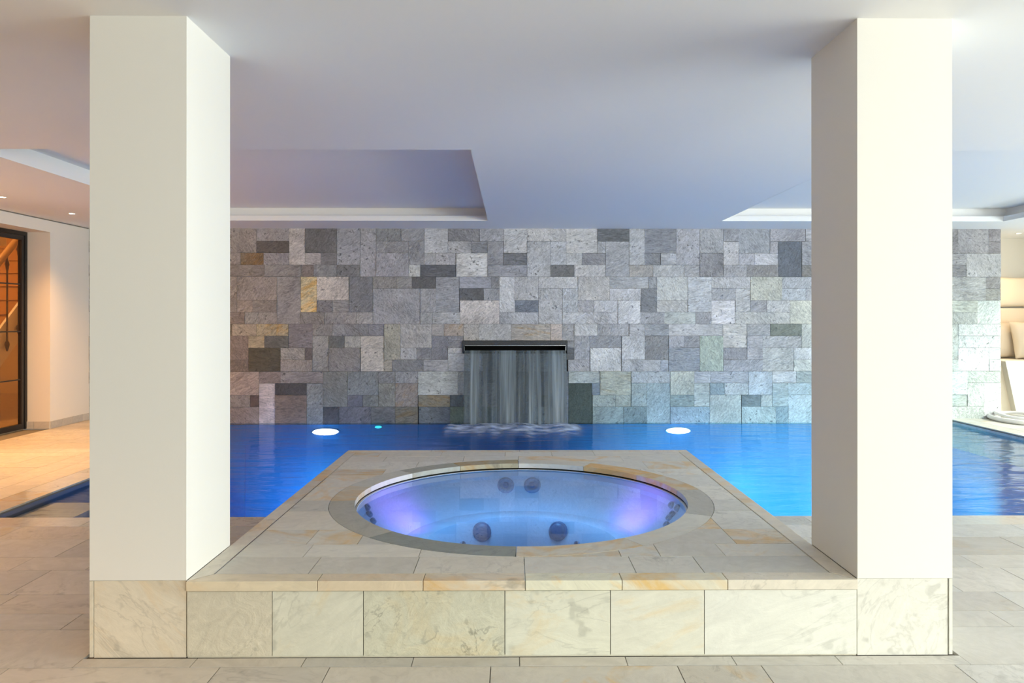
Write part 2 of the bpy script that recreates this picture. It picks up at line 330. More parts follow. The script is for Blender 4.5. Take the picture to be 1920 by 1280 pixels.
blk(700, 6.667, '''138 340 8 3 152 148 130;340 730 8 2 167 164 158;730 885 8 1 156 151 144;885 1130 8 1 172 157 139 .2;1130 1320 8 1.5 170 164 155;1320 1725 8 1.5 178 177 173;1725 2215 8 1.5 180 172 160 .25;2215 2360 8 1.5 200 185 172
730 935 9 2 124 124 128;935 1130 9 1 140 140 143;340 545 10 1 156 156 154;545 730 10 1 124 124 126;935 1140 10 2 181 181 178;135 240 11 1 152 146 131;240 630 11 1 123 123 122;630 935 11 1 156 156 156
65 275 12 1 120 119 116;275 560 12 1 128 128 127;65 275 13 2 124 121 108;275 560 13 2 128 119 110 .25;-25 275 15 1 92 90 86;275 560 15 1 102 96 80 .4;560 1060 12 2 165 168 160;1060 1140 12 2 140 143 138;565 960 14 1 118 112 92 .4;960 1140 14 1 75 83 83;570 960 15 1 84 90 91;960 1140 15 1 88 98 78
1140 1370 10 2 150 150 150;1370 1560 10 2 112 112 112;1560 1950 10 2 125 127 128;1950 2415 10 2 130 134 138;1140 1360 12 2 120 120 120;1360 1550 12 1 100 100 100;1360 1550 13 2 126 128 130;1550 1900 12 4 86 88 90;1140 1360 14 2 100 108 102;1360 1550 15 1 86 96 90;1900 1950 12 4 100 104 104;1950 2250 12 2 86 90 96;1950 2050 14 1 140 146 142;2050 2250 14 1 60 66 70;1950 2150 15 1 128 136 132;2150 2440 15 1 90 96 100;2250 2440 12 3 112 118 124''')
blk(970, 6.667, '''560 710 8 2 166 165 164;710 1000 8 1 213 213 212;1000 1400 8 1 182 182 183;1400 1595 8 1 182 183 185;1595 1895 8 1 165 168 170;615 710 10 1 94 95 95;710 905 9 2 175 176 179;905 1302 9 1 154 155 157;912 1302 10 2 214 215 213;1305 1595 9 2 201 202 202;1595 1893 9 2 143 142 140;635 905 11 1 168 166 167;1305 1790 11 1 192 193 193;1790 1893 11 1 170 175 180
640 1030 12 1 176 184 178;1035 1420 12 2 182 187 168 .15;640 935 13 3 58 71 60;935 1035 13 1 124 139 147;940 1230 14 1 152 163 152;1230 1420 14 1 162 170 156;940 1330 15 1 141 157 150;1425 1915 12 1 176 183 184;1425 1620 13 2 156 171 166;1620 1915 13 3 161 180 180;1330 1620 15 1 119 137 135''')
blk(1240, 6.667, '''95 776 8 1 202 202 201;776 1075 8 2 206 204 196;1075 1370 8 1 175 177 176;1370 1765 8 1 124 132 117;1765 2200 8 2 200 205 192;95 287 9 1 187 187 190;287 485 9 1 158 158 160;95 485 10 2 160 166 171;485 780 9 3 186 201 182;780 1080 10 1 160 160 162;1080 1275 9 2 186 186 187;1275 1765 9 1 191 193 190;1275 1665 10 2 206 209 202;780 1275 11 1 180 182 184;1665 2200 10 1 212 217 214;1665 2200 11 1 206 211 200
115 415 12 2 206 210 192;415 620 12 1 186 190 192;620 1095 12 1 181 186 190;1095 1395 12 2 191 203 207;1395 1695 12 1 216 221 219;1695 2200 12 1 170 183 178;415 610 13 2 185 193 184;610 800 13 1 150 168 170;800 1095 13 1 196 204 202;115 415 14 1 160 176 169;115 610 15 1 150 171 178;610 1005 14 2 191 197 186;1010 1250 14 1 128 141 139;1250 1395 14 1 185 193 186;1395 1595 13 2 181 197 194;1595 2200 13 1 180 198 199;1595 2200 14 2 196 211 212;1010 1440 15 1 175 189 183;1440 1595 15 1 149 172 176''')
blk(1780, 2.907, '''-60 58 0 2 112 108 110;58 228 0 2 126 122 124;228 294 0 1 118 112 116;228 294 1 1 124 118 120;-60 103 2 1 132 130 130;-60 103 3 1 128 127 127;103 294 2 2 164 163 161;-60 210 4 2 178 180 174;210 294 4 1 150 148 144;210 294 5 1 168 168 156;-60 165 6 1 200 208 190;-60 165 7 1 206 214 200;165 294 6 2 226 240 226;-60 60 8 3 214 226 212;60 294 8 1 232 242 230;60 294 9 1 228 240 230;60 230 10 2 250 255 248;230 294 10 1 232 246 236;230 294 11 1 226 240 230;-60 60 11 1 214 226 214;-60 110 12 2 224 240 228;110 294 12 1 206 222 206;110 200 13 2 226 242 228;200 294 13 3 252 255 252;-60 110 14 1 212 230 216;-60 200 15 1 224 238 226''')
def illum(px, row):
    """displayed mid tone of the wall as lit in the room; divided out only in part, so tile colours keep some of the light"""
    pts = [(430, (118, 108, 96)), (700, (138, 135, 130)), (1000, (172, 172, 171)), (1250, (184, 186, 187)), (1500, (190, 196, 192))]
    if px > 1700:
        k = min(1, row/9.0); return [sr(v)**.75*.36**.25 for v in (122+k*106, 120+k*114, 121+k*102)]
    px = max(430, min(1499.9, px))
    for (a, ca), (b, cb) in zip(pts, pts[1:]):
        if a <= px <= b:
            u = (px-a)/(b-a); c = [x+(y-x)*u for x, y in zip(ca, cb)]; break
    k = max(0, (row-10)/6.0) * max(0, 1-abs(px-800)/500.0)
    return [sr(v*(1-.14*k))**.6*.36**.4 for v in c]
wall_back = struct('wall_back')
KX = WB/1372.46
def wx(px): return (px-970.93)*KX + .079
def wz(y): return 1.3223+(595.32-y)*KX
# core with a slot for the water spout
SX0, SX1, SZ0, SZ1 = -.645, .727, .86, 1.03
bm = bmesh.new()
bbox(bm, WL-.3, 6.465, WB+.02, WB+.35, -.2, SZ0); bbox(bm, WL-.3, 6.465, WB+.02, WB+.35, SZ1, CZ)
bbox(bm, WL-.3, SX0, WB+.02, WB+.35, SZ0, SZ1); bbox(bm, SX1, 6.465, WB+.02, WB+.35, SZ0, SZ1)
mesh('wall_core', bm, 'dark_grout', wall_back)
G = .0016
def wall_tile(x0, x1, z0, z1, c, st, name='stone_tile'):
    d = RNG.uniform(.0, .012)
    box(name, x0+G, x1-G, WB-d, WB+.03, z0+G, z1-G, 'slate', wall_back, (*c, st))
def clip_slot(x0, x1, z0, z1):
    if x1 <= SX0 or x0 >= SX1 or z1 <= SZ0 or z0 >= SZ1: return [(x0, x1, z0, z1)]
    o = []
    if z1 > SZ1: o.append((x0, x1, SZ1, z1))
    if z0 < SZ0: o.append((x0, x1, z0, SZ0))
    a, b = max(z0, SZ0), min(z1, SZ1)
    if x0 < SX0: o.append((x0, SX0, a, b))
    if x1 > SX1: o.append((SX1, x1, a, b))
    return [r for r in o if r[1]-r[0] > .02 and r[3]-r[2] > .02]
ntile = 0
for px0, px1, r0, n, c, st in T:
    yt = YB[r0]; yb = YB[int(r0+n)] if n == int(n) else YB[r0+1]+.5*22
    if r0 == 0: yt = 426
    L = illum((px0+px1)/2, r0+n/2)
    col = [max(.035, min(.85, .43*sr(v)/l)) for v, l in zip(c, L)]  # part of the room's light gradient stays in these tile colours
    gm = sum(col)/3
    col = [gm+(v-gm)*.8 for v in col]; kk = (gm/.43)**-.06; col = [v*kk for v in col]
    for (a, b, d, e) in clip_slot(wx(px0), wx(px1), wz(yb), wz(yt)):
        wall_tile(a, b, d, e, [max(.02, v) for v in col], st); ntile += 1
# the stretches hidden behind the two pillars, joined
bm = bmesh.new()
def filler(xa, xb):
    r = 0
    while r < 16:
        h = 1; x = xa
        while x < xb-.01:
            wd = RNG.choice([.21, .31, .41, .52]); x2 = min(xb, x+wd)
            if xb-x2 < .12: x2 = xb
            d = RNG.uniform(0, .012)
            bbox(bm, x+G, x2-G, WB-d, WB+.03, wz(YB[r+h] if r+h < 16 else 794)+G, wz(YB[r] if r else 426)-G); x = x2
        r += h
filler(WL, wx(430-160/6.857)); filler(wx(1240+2060/6.857), wx(1780-60/2.907)); fo = mesh('hidden_tile', bm, 'slate', wall_back, (.32, .32, .31, 0)); fo['kind'] = 'stuff'

# ================================================================== floor
floor = struct('floor')
def fcol(x, warm=0):
    k = RNG.uniform(.86, 1.1); s = RNG.uniform(-1, 1)
    return (.55*k+.012*s, .525*k, .475*k-.012*s, max(0, RNG.uniform(-.9, .30)))
bm = bmesh.new()
for a in ((WL-.3, WR, -3.2, 2.96), (WL-.3, PX0+.1, 2.96, POOL[2]), (PX1-.1, WR, 2.96, POOL[2]), (WL-.3, POOL[0], POOL[2], 8.6), (WL-.3, -3.965, 8.6, WB+1.3), (POOL[1], WR, POOL[2], 10.9)): bbox(bm, *a, -.35, -.012)
mesh('floor_slab', bm, 'grout', floor)
def ftile(x0, x1, y0, y1, mat='quartzite', g=.0018):
    if x1-x0 < .02: return
    box('floor_tile', x0+g, x1-g, y0+g, y1-g, -.012, RNG.uniform(-.0006, .0002), mat, floor, fcol(x0))
rows = [2.12, 2.465, 2.785]
ROWS = [(2.12, 2.465, {}), (2.465, 2.785, {'A': [-3.0, -1.90, -1.105, -.69, -.08, .63, .95, 1.69, 2.5, 3.3]})]
S1 = [(2.785, 3.125, [-2.62], [3.05]), (3.125, 3.295, [-1.92], [2.155]), (3.295, 3.525, [-2.36], [2.335]), (3.525, 3.865, [-2.415], [2.185, 2.59]),
      (3.865, 4.075, [-2.64, -2.245], [2.50]), (4.075, 4.41, [-2.535], [2.95]), (4.41, 4.675, [-2.3, -3.1], [2.2, 3.2]), (4.675, 4.89, [-2.75, -1.9], [2.75, 3.6])]
def fill_row(y0, y1, xa, xb, seams, mat='quartzite'):
    s = sorted(v for v in seams if xa+.05 < v < xb-.05)
    if not s: s = [xa+RNG.uniform(.4, .8)] if xb-xa > 1 else []
    lo = s[0] if s else xb
    while s and lo-xa > 1.0: lo -= RNG.uniform(.55, .85); s.insert(0, lo)
    hi = s[-1] if s else xa
    while s and xb-hi > 1.0: hi += RNG.uniform(.55, .85); s.append(hi)
    e = [xa]+s+[xb]
    for a, b in zip(e, e[1:]): ftile(a, b, y0, y1, mat)
fill_row(2.465, 2.785, WL, 1.69, ROWS[1][2]['A']); 
fill_row(2.465, 2.785, 1.69, WR, [2.6, 3.4]); fill_row(2.12, 2.465, WL, WR, [-1.5, .2, 1.3])
for y0, y1, l, r in S1:
    mt = 'wet_stone' if y0 > 4.6 else 'quartzite'
    xl = PX0 if y0 > 3.29 else -1.665; xr = PX1 if y0 > 3.29 else 1.755
    if 3.29 < y0 < 3.3: xl, xr = PX0, PX1
    fill_row(y0, y1, WL, xl, l, mt); fill_row(y0, y1, xr, WR, r, mt)
# deck beside the pool, left: coping courses along the pool, then cross rows
for xa, xb in ((-3.735, -3.5), (-3.965, -3.736), (-4.19, -3.965)):
    y = 4.89; ye = 8.6 if xa > -4.1 and xb > -3.9 else WB
    if xb < -3.9 and xa > -4.0: ye = WB
    while y < ye-.05:
        y2 = min(ye, y+RNG.uniform(.6, .95))
        if ye-y2 < .25: y2 = ye
        ftile(xa, xb, y, y2, 'wet_stone' if xa > -3.8 else 'quartzite'); y = y2
y = 4.89; ws = [.335, .21, .34, .175, .23]
i = 0; ry = []
while y < WB-.05:
    y2 = min(WB, y+ws[i % 5]); i += 1
    if WB-y2 < .12: y2 = WB
    ry.append((y, y2)); y = y2
for y0, y1 in ry:
    fill_row(y0, y1, WL, -4.19, [-4.19-RNG.uniform(.3, .8)])
for xa, xb in ((5.75, 5.98),):
    y = 4.89
    while y < WB-.05:
        y2 = min(WB, y+RNG.uniform(.7, .95)); y2 = WB if WB-y2 < .25 else y2
        ftile(xa, xb, y, y2, 'quartzite'); y = y2
for y0, y1 in ry[6:]: fill_row(y0, y1, 5.98, WR, [6.9])
fill_row(WB, 10.1, 6.5, WR, []); fill_row(10.1, 10.75, 6.5, WR, [])
# thin border strip at the foot of the plinth and pillars
for a, b in zip([-1.665, -1.221, -.80, -.382, .03, .442, .858, 1.264], [-1.221, -.80, -.382, .03, .442, .858, 1.264, 1.755]):
    box('border_tile', a+.0015, b-.0015, 2.787, 2.856, -.012, .001, 'quartzite', floor, fcol(a))

# ================================================================== ceiling with two recesses
ceil = struct('ceiling')
RA = (-3.737, -.285, 5.12, 8.847); RB = (2.5355, 5.973, 5.12, 8.847)
bm = bmesh.new(); X0, X1, Y0, Y1 = WL-.35, WR+.3, -3.6, 10.9
t = .06
bbox(bm, X0, X1, Y0, RA[2], CZ, CZ+t); bbox(bm, X0, X1, RA[3], Y1, CZ, CZ+t)
bbox(bm, X0, RA[0], RA[2], RA[3], CZ, CZ+t); bbox(bm, RA[1], RB[0], RA[2], RA[3], CZ, CZ+t); bbox(bm, RB[1], X1, RA[2], RA[3], CZ, CZ+t)
mesh('ceiling_board', bm, 'ceiling', ceil)
for q in (RA, RB):
    k = .09
    bm = bmesh.new()
    a0, a1, b0, b1 = q[0]-k, q[1]+k, q[2]-k, q[3]+k
    z0, z1 = CZ+t, CZ+.165
    bbox(bm, a0-.05, a1+.05, b1, b1+.05, z0, z1); bbox(bm, a0-.05, a1+.05, b0-.05, b0, z0, z1)
    bbox(bm, a0-.05, a0, b0, b1, z0, z1); bbox(bm, a1, a1+.05, b0, b1, z0, z1)
    mesh('recess_side', bm, 'white', ceil)
    bm = bmesh.new(); bbox(bm, a0-.05, a1+.05, b0-.05, b1+.05, z1, z1+.05); mesh('recess_panel', bm, 'ceiling', ceil)
    bm = bmesh.new(); e = .012
    bbox(bm, q[0]-e, q[1]+e, q[3]-.004, q[3]+e, CZ-.0006, CZ+t+.001); bbox(bm, q[0]-e, q[0]+.004, q[2], q[3], CZ-.0006, CZ+t+.001)
    bbox(bm, q[1]-.004, q[1]+e, q[2], q[3], CZ-.0006, CZ+t+.001)
    mesh('recess_lip', bm, 'white', ceil)

# ================================================================== left wall with door opening, right wall with glazing, rear wall
DY0, DY1, DZ = 7.2, 8.813, 2.352
wl = struct('wall_left'); bm = bmesh.new()
bbox(bm, WL-.32, WL, -3.3, DY0, -.02, CZ); bbox(bm, WL-.32, WL, DY1, WB+.02, -.02, CZ); bbox(bm, WL-.32, WL, DY0, DY1, DZ, CZ)
mesh('wall_plaster', bm, 'wall', wl)
box('shadow_joint', WL-.001, WL+.004, -3, WB-.02, CZ-.012, CZ-.001, 'grout', wl)
bs = struct('baseboard_left')
y = DY1+.002
for k in range(4):
    y2 = [9.03, 9.25, 9.46, 9.61][k]; box('skirting_tile', WL+.001, WL+.012, y, y2-.003, 0.002, .088, 'quartzite', bs, fcol(0)); y = y2
for a, b in ((-5.82, -5.72), (-5.715, -5.532)): box('skirting_tile', a, b, DY1-.014, DY1-.002, .002, .088, 'quartzite', bs, fcol(0))
yy = 7.19
while yy > 3:
    box('skirting_tile', WL+.001, WL+.012, yy-.56, yy, .002, .088, 'quartzite', bs, fcol(0)); yy -= .563
wr = struct('wall_right'); bm = bmesh.new()
bbox(bm, WR, WR+.3, -3.6, -2.4, -.02, CZ); bbox(bm, WR, WR+.3, 9.0, 10.9, -.02, CZ); bbox(bm, WR, WR+.3, -2.4, 9.0, 2.36, CZ); bbox(bm, WR, WR+.3, -2.4, 9.0, -.02, .08)
bbox(bm, WR, WR+.3, 3.85, 4.25, .08, 2.36)
mesh('wall_plaster', bm, 'wall', wr)
wb = struct('wall_rear'); bm = bmesh.new()
bbox(bm, WL-.3, -1.4, -3.3, -3.0, -.02, CZ); bbox(bm, 6.2, WR+.3, -3.3, -3.0, -.02, CZ); bbox(bm, -1.4, 6.2, -3.3, -3.0, 2.36, CZ)
mesh('wall_plaster', bm, 'wall', wb)
def glazing(name, axis, c, a0, a1, n):
    s = struct(name); z0, z1 = .08, 2.36; w = (a1-a0)/n
    def bx(nm, p0, p1, za, zb, d, mt):
        if axis == 'x': box(nm, c-d, c+d, p0, p1, za, zb, mt, s)
        else: box(nm, p0, p1, c-d, c+d, za, zb, mt, s)
    bx('window_frame', a0, a1, z0, z0+.06, .03, 'black_steel'); bx('window_frame', a0, a1, z1-.06, z1, .03, 'black_steel')
    for i in range(n+1):
        p = a0+i*w; bx('mullion', max(a0, p-.03), min(a1, p+.03), z0+.06, z1-.06, .03, 'black_steel')
    for i in range(n): bx('window_pane', a0+i*w+.03, a0+(i+1)*w-.03, z0+.06, z1-.06, .004, 'glass')
glazing('window_1', 'x', WR+.15, -2.4, 3.85, 4); glazing('window_2', 'x', WR+.15, 4.25, 9.0, 3); glazing('window_3', 'y', -3.15, -1.4, 6.2, 5)

# niche to the right behind the end of the stone wall
wn = struct('wall_niche'); bm = bmesh.new()
bbox(bm, 6.3, WR+.3, 10.75, 11.0, -.02, CZ); bbox(bm, 6.30, 6.49, WB+.351, 10.75, -.02, CZ)
mesh('wall_plaster', bm, 'wall', wn)

# steel door
door = struct('door_1'); DX = -5.83
def dfr(nm, y0, y1, z0, z1, mt='black_steel', d=.03, parent=door): return box(nm, DX-d, DX+d, y0, y1, z0, z1, mt, parent)
dfr('door_frame', DY1-.04, DY1-.001, .004, DZ-.001); dfr('door_frame', DY0+.001, DY0+.04, .004, DZ-.001); dfr('door_frame', DY0+.04, DY1-.04, DZ-.045, DZ-.001)
mid = (DY0+DY1)/2
for a, b in ((mid+.002, DY1-.042), (DY0+.042, mid-.002)):
    lf = dfr('door_leaf', a, a+.04, .008, DZ-.047, d=.022)
    dfr('stile', b-.05, b, .008, DZ-.047, d=.022); dfr('rail', a+.04, b-.05, .008, .07, d=.022); dfr('rail', a+.04, b-.05, DZ-.1, DZ-.047, d=.022)
    for z in (.596, 1.167, 1.726): dfr('glazing_bar', a+.04, b-.05, z-.007, z+.007, d=.012)
    for z0, z1 in ((.07, .589), (.603, 1.16), (1.174, 1.719), (1.733, DZ-.1)): dfr('door_pane', a+.04, b-.05, z0, z1, 'door_glass', .003)

# hall behind the door
hall = struct('wall_hall'); bm = bmesh.new()
bbox(bm, -10.2, -10.0, 5.5, 13.2, -.02, 3.6); bbox(bm, -10.0, WL-.33, 13.0, 13.2, -.02, 3.6); bbox(bm, -10, WL-.33, 5.3, 5.5, -.02, 3.6)
bbox(bm, WL-.33, WL-.2, WB+.4, 13.2, -.02, 3.6); bbox(bm, WL-.40, WL-.33, 5.5, WB+.4, 2.5, 3.6)
mesh('hall_plaster', bm, 'hall_wall', hall)
bm = bmesh.new(); bbox(bm, -10.2, WL-.2, 5.3, 13.2, 3.6, 3.7); mesh('hall_ceiling', bm, 'hall_wall', hall)
bm = bmesh.new(); bbox(bm, -10.0, WL-.33, 5.5, 13.0, -.1, -.001); mesh('hall_floor', bm, 'quartzite', hall, (.45, .33, .2, 0))
st = thing('staircase', 'wooden stairs with bronze balusters seen through the steel glazed door', 'staircase', (-7.3, 8.9, 0))
st_off = Vector((7.3, -8.9, 0))
def sloc(o): o.location = Vector(o.location)+st_off; return o
sl = .92
for i in range(15):
    y0 = 8.82+i*.22
    sloc(box('tread', -7.9, -6.84, y0, y0+.25, .2024*(i+1)+.0-.04, .2024*(i+1), 'wood', st))
    sloc(box('riser', -7.88, -6.84, y0+.02, y0+.04, .2024*i, .2024*(i+1)-.04, 'wood', st))
bm = bmesh.new()
for x in (-6.80,):
    v = [(x, 8.80, 0), (x, 9.05, 0), (x, 12.2, 2.90), (x, 12.2, 3.4), (x, 8.80, .28)]
    a = [bm.verts.new(p) for p in v]; b = [bm.verts.new((p[0]-.035, p[1], p[2])) for p in v]
    bm.faces.new(a); bm.faces.new(b[::-1])
    for i in range(5): j = (i+1) % 5; bm.faces.new((a[i], b[i], b[j], a[j]))
bmesh.ops.recalc_face_normals(bm, faces=bm.faces); sloc(mesh('stringer', bm, 'wall', st))
bm = bmesh.new(); tube_bm(bm, [(-6.76, 8.85, 1.26), (-6.76, 11.6, 1.26+2.75*.94)], .045, 12); sloc(mesh('handrail', bm, 'brass', st, smooth=True))
for i in range(9):
    y = 9.17+i*.23+.0; zb = .94*(y-8.85)+.02; zt = 1.24+(y-8.85)*.94
    bm = bmesh.new(); z0, z1 = zb-.02, zt-.03
    zz = [z0-.07, z0-.05, z0, z0+.02, z0+.05, z0+.07, z0+.1, z1-.2, z1-.17, z1-.14, z1-.12, z1-.05, z1]
    rr = [.004, .014, .026, .03, .026, .014, .012, .012, .02, .02, .03, .014, .014]
    tube_bm(bm, [(-6.76, y, z) for z in zz], rr, 8); sloc(mesh('baluster', bm, 'bronze', st, smooth=True))
point('hall_lamp', (-7.6, 8.6, 3.2), 190, (1.0, .62, .26), .15); point('hall_lamp', (-6.6, 11.6, 2.6), 45, (1.0, .62, .28), .15)

# ================================================================== pillars
def pillar(x0, x1, y0, y1, inner, label, cs):
    t = thing('pillar', label, 'pillar', ((x0+x1)/2, (y0+y1)/2, 0)); off = Vector((-(x0+x1)/2, -(y0+y1)/2, 0))
    def bx(*a, **k): o = box(*a, **k); o.location = Vector(o.location)+off; return o
    bx('shaft', x0, x1, y0, y1, .302, CZ, 'plaster', parent=t)
    bx('pillar_core', x0+.02, x1-.02, y0+.015, y1-.015, 0, .302, 'grout', parent=t)
    th = .013
    if inner > 0: fx0, fx1, ox0, ox1 = x0+th+.002, x1, x0, x0+th
    else: fx0, fx1, ox0, ox1 = x0, x1-th-.002, x1-th, x1
    bx('skirting_panel', fx0+.001, fx1-.002, y0+.003, y0+th, .0005, .3, 'quartzite', parent=t, col=cs)
    bx('skirting_panel', ox0, ox1, y0, y1, .004, .3, 'quartzite', parent=t, col=cs)
    bx('skirting_panel', fx0+.001, fx1-.002, y1-th, y1, .004, .3, 'quartzite', parent=t, col=cs)
    return t
pillar(-1.6426, -1.2675, 2.862, 3.3027, 1, 'tall cream square pillar at the left end of the whirlpool plinth', (.66, .60, .48, .12))
pillar(1.3562, 1.7305, 2.862, 3.3027, -1, 'tall white square pillar at the right end of the whirlpool plinth', (.69, .68, .60, .05))

# ================================================================== whirlpool spa
spa = thing('whirlpool', 'round whirlpool tub set in a raised stone-clad plinth between the pillars', 'whirlpool')
# core walls of the plinth
bm = bmesh.new()
bbox(bm, PX0+.012, PX1-.012, PY0+.016, PY0+.10, -.01, .262); bbox(bm, PX0+.012, PX0+.10, PY0+.10, PY1-.012, -1.3, .262)
bbox(bm, PX1-.10, PX1-.012, PY0+.10, PY1-.012, -1.3, .262); bbox(bm, PX0+.10, PX1-.10, PY1-.10, PY1-.012, -1.3, .262)
mesh('plinth_core', bm, 'grout', spa)
pc = [((-1.266, -.934), (.62, .58, .46, .08), 'busy_quartzite'), ((-.934, -.579), (.64, .63, .52, .10), 'quartzite'), ((-.579, -.027), (.59, .58, .455, .14), 'busy_quartzite'),
      ((-.027, .386), (.67, .665, .55, .12), 'quartzite'), ((.386, .754), (.70, .69, .58, .13), 'quartzite'), ((.754, 1.3546), (.71, .71, .63, .01), 'quartzite')]
for (a, b), c, mt in pc: box('facing_panel', a+.0015, b-.0015, PY0+.004, PY0+.016, .006, .258, mt, spa, c)
box('plinth_foot', PX0+.003, PX1-.003, PY0+.006, PY0+.016, 0, .007, 'quartzite', spa, (.6, .57, .45, 0))
# deck side facings, pool side
for x0, x1 in ((PX0, PX0+.012), (PX1-.012, PX1)):
    y = 3.304
    for y2 in (3.9, 4.5, 4.88): box('side_panel', x0, x1, y+.001, y2-.001, .004, .258, 'quartzite', spa, (.64, .6, .5, .1)); y = y2
    box('pool_side_panel', x0, x1, 4.89, PY1, -1.3, .258, 'liner', spa)
box('pool_side_panel', PX0+.012, PX1-.012, PY1-.012, PY1, -1.3, .258, 'liner', spa)
# coping around the rim
BW = .078; z0, z1 = .262, PZ
def cc(st=None):
    k = RNG.uniform(.9, 1.08); return (.66*k, .605*k, .50*k, max(0, RNG.uniform(-.3, .35)) if st is None else st)
fx = [PX0, -.757, -.346, .052, .43, .843, PX1]; fst = [.12, .15, .25, .30, .45, .05]
fcl = [(.68, .59, .43), (.68, .57, .41), (.66, .58, .45), (.72, .70, .55), (.70, .66, .52), (.68, .63, .52)]
for i in range(6):
    a, b = fx[i]+.0012, fx[i+1]-.0012
    pts = [(a, PY0-.006), (b, PY0-.006), (b-(BW if i == 5 else 0), PY0+BW), (a+(BW if i == 0 else 0), PY0+BW)]
    prism('coping_stone', pts, z0, z1, 'quartzite', spa, (*fcl[i], fst[i]), bevel=.002)
for side in (0, 1):
    ys = [PY0, 3.45, 4.05, 4.62, 5.15, PY1] if side == 0 else [PY0, 3.35, 3.98, 4.45, 4.98, PY1]
    for i in range(5):
        a, b = ys[i]+.0012, ys[i+1]-.0012
        xo, xi = (PX0, PX0+BW-.004) if side == 0 else (PX1, PX1-BW+.004)
        pts = [(xo, a), (xo, b), (xi, b-(BW if i == 4 else 0)), (xi, a+(BW if i == 0 else 0))]
        prism('coping_stone', pts, z0, z1, 'quartzite', spa, cc([.1, .2, .45, .4, .3][i] if side == 0 else [.05, .1, .45, .45, .2][i]), bevel=.002)
bx_ = [PX0+BW, -.62, .06, .62, PX1-BW]
for a, b in zip(bx_, bx_[1:]):
    pts = [(a+.001, PY1-BW), (b-.001, PY1-BW), (b-.001+(BW if b == bx_[-1] else 0), PY1), (a+.001-(BW if a == bx_[0] else 0), PY1)]
    prism('coping_stone', pts, z0, z1, 'quartzite', spa, cc(.25), bevel=.002)
# steel slot beside the coping
box('steel_trim', PX0+BW-.003, PX0+BW-.0005, PY0+BW, 4.7, z0, PZ+.0008, 'steel', spa)
box('slot_shadow', PX1-BW+.0005, PX1-BW+.004, PY0+BW, 4.3, z0-.001, PZ-.006, 'black', spa)
# deck tiles, cut to the circle
cut_bm = bmesh.new(); bmesh.ops.create_cone(cut_bm, segments=160, radius1=RO+.003, radius2=RO+.003, depth=1, cap_ends=True, matrix=Matrix.Translation((*RC, .3)))
cme = bpy.data.meshes.new('cutter'); cut_bm.to_mesh(cme); cut_bm.free(); cutter = link('cutter', cme)
DX0, DX1 = PX0+BW, PX1-BW
TR = [(2.936, 3.14, [-.815, -.395, .052, .50, .775]), (3.14, 3.315, [-.895, -.40, .052, .47, .64, .92]), (3.315, 3.545, [-.93, -.7, .052, 1.02]), (3.545, 3.885, [.052, 1.02]),
      (3.885, 4.115, [.05]), (4.115, 4.45, [.05]), (4.45, 4.78, [.05]), (4.78, 4.965, [-.85, .05, .87]), (4.965, 5.225, [-.66, .05, .93]), (5.225, 5.42, [-.92, -.35, .05, .80]), (5.42, PY1-BW, [-.99, -.53, -.05, .30, .62, .98])]
merged = {(-.395, .052): 1, (.052, .47): 1}
deck = []
stn = {(2, 4): .6, (3, 1): .8, (2, 0): .3, (7, 0): .5, (8, 3): .45, (9, 3): .5, (1, 3): .35, (10, 0): .4, (6, 0): .4, (5, 0): .25, (2, 1): .5}
for ri, (a, b, s) in enumerate(TR):
    e = [DX0]+s+[DX1]
    for ci, (xa, xb) in enumerate(zip(e, e[1:])):
        bm = bmesh.new(); bbox(bm, xa+.0014, xb-.0014, a+.0014, b-.0014, z0, z1-RNG.uniform(0, .0008))
        k = RNG.uniform(.98, 1.18); s_ = RNG.uniform(-.015, .015)
        o = mesh('deck_tile', bm, 'quartzite', spa, (.60*k+s_, .575*k, .50*k-s_, stn.get((ri, ci), max(0, RNG.uniform(-.6, .22)))))
        cx = min(max(RC[0], xa), xb); cy = min(max(RC[1], a), b)
        if math.hypot(cx-RC[0], cy-RC[1]) < RO+.01:
            far = max(math.hypot(x-RC[0], y-RC[1]) for x in (xa, xb) for y in (a, b))
            if far < RO: bpy.data.objects.remove(o); continue
            md = o.modifiers.new('cut', 'BOOLEAN'); md.operation = 'DIFFERENCE'; md.object = cutter; md.solver = 'EXACT'
        deck.append(o)
bpy.context.view_layer.update(); dg = bpy.context.evaluated_depsgraph_get()
for o in deck:
    if o.modifiers:
        me = bpy.data.meshes.new_from_object(o.evaluated_get(dg)); o.modifiers.clear(); o.data = me
bpy.data.objects.remove(cutter)
# ring of curved stones
A = [-93, -57, -21, 8, 38, 60, 90.5, 117, 139, 163, 190, 234, 267]
rc = [(.64, .61, .53, .45), (.66, .64, .55, .1), (.48, .46, .40, .0), (.56, .55, .50, .0), (.62, .56, .44, .55), (.66, .54, .34, .9), (.66, .62, .50, .1), (.30, .25, .13, .6), (.30, .31, .27, .1), (.62, .60, .52, .0), (.62, .56, .42, .6), (.44, .43, .36, .1), (.27, .29, .26, 0.0)]
A = [-92, -60, -24, 8, 36, 62, 90.5, 116, 139, 166, 186, 228]
rc = [(.64, .60, .50, .45), (.66, .64, .55, .1), (.46, .44, .37, 0), (.56, .55, .49, 0), (.62, .56, .44, .5), (.66, .56, .36, .75), (.66, .62, .50, .1), (.34, .29, .17, .55), (.33, .34, .29, .1), (.62, .60, .52, .0), (.60, .54, .42, .5), (.42, .41, .35, 0), (.27, .29, .26, 0)]
An = A+[268]
rc2 = rc[:10]+[rc[10], rc[11], rc[12]]
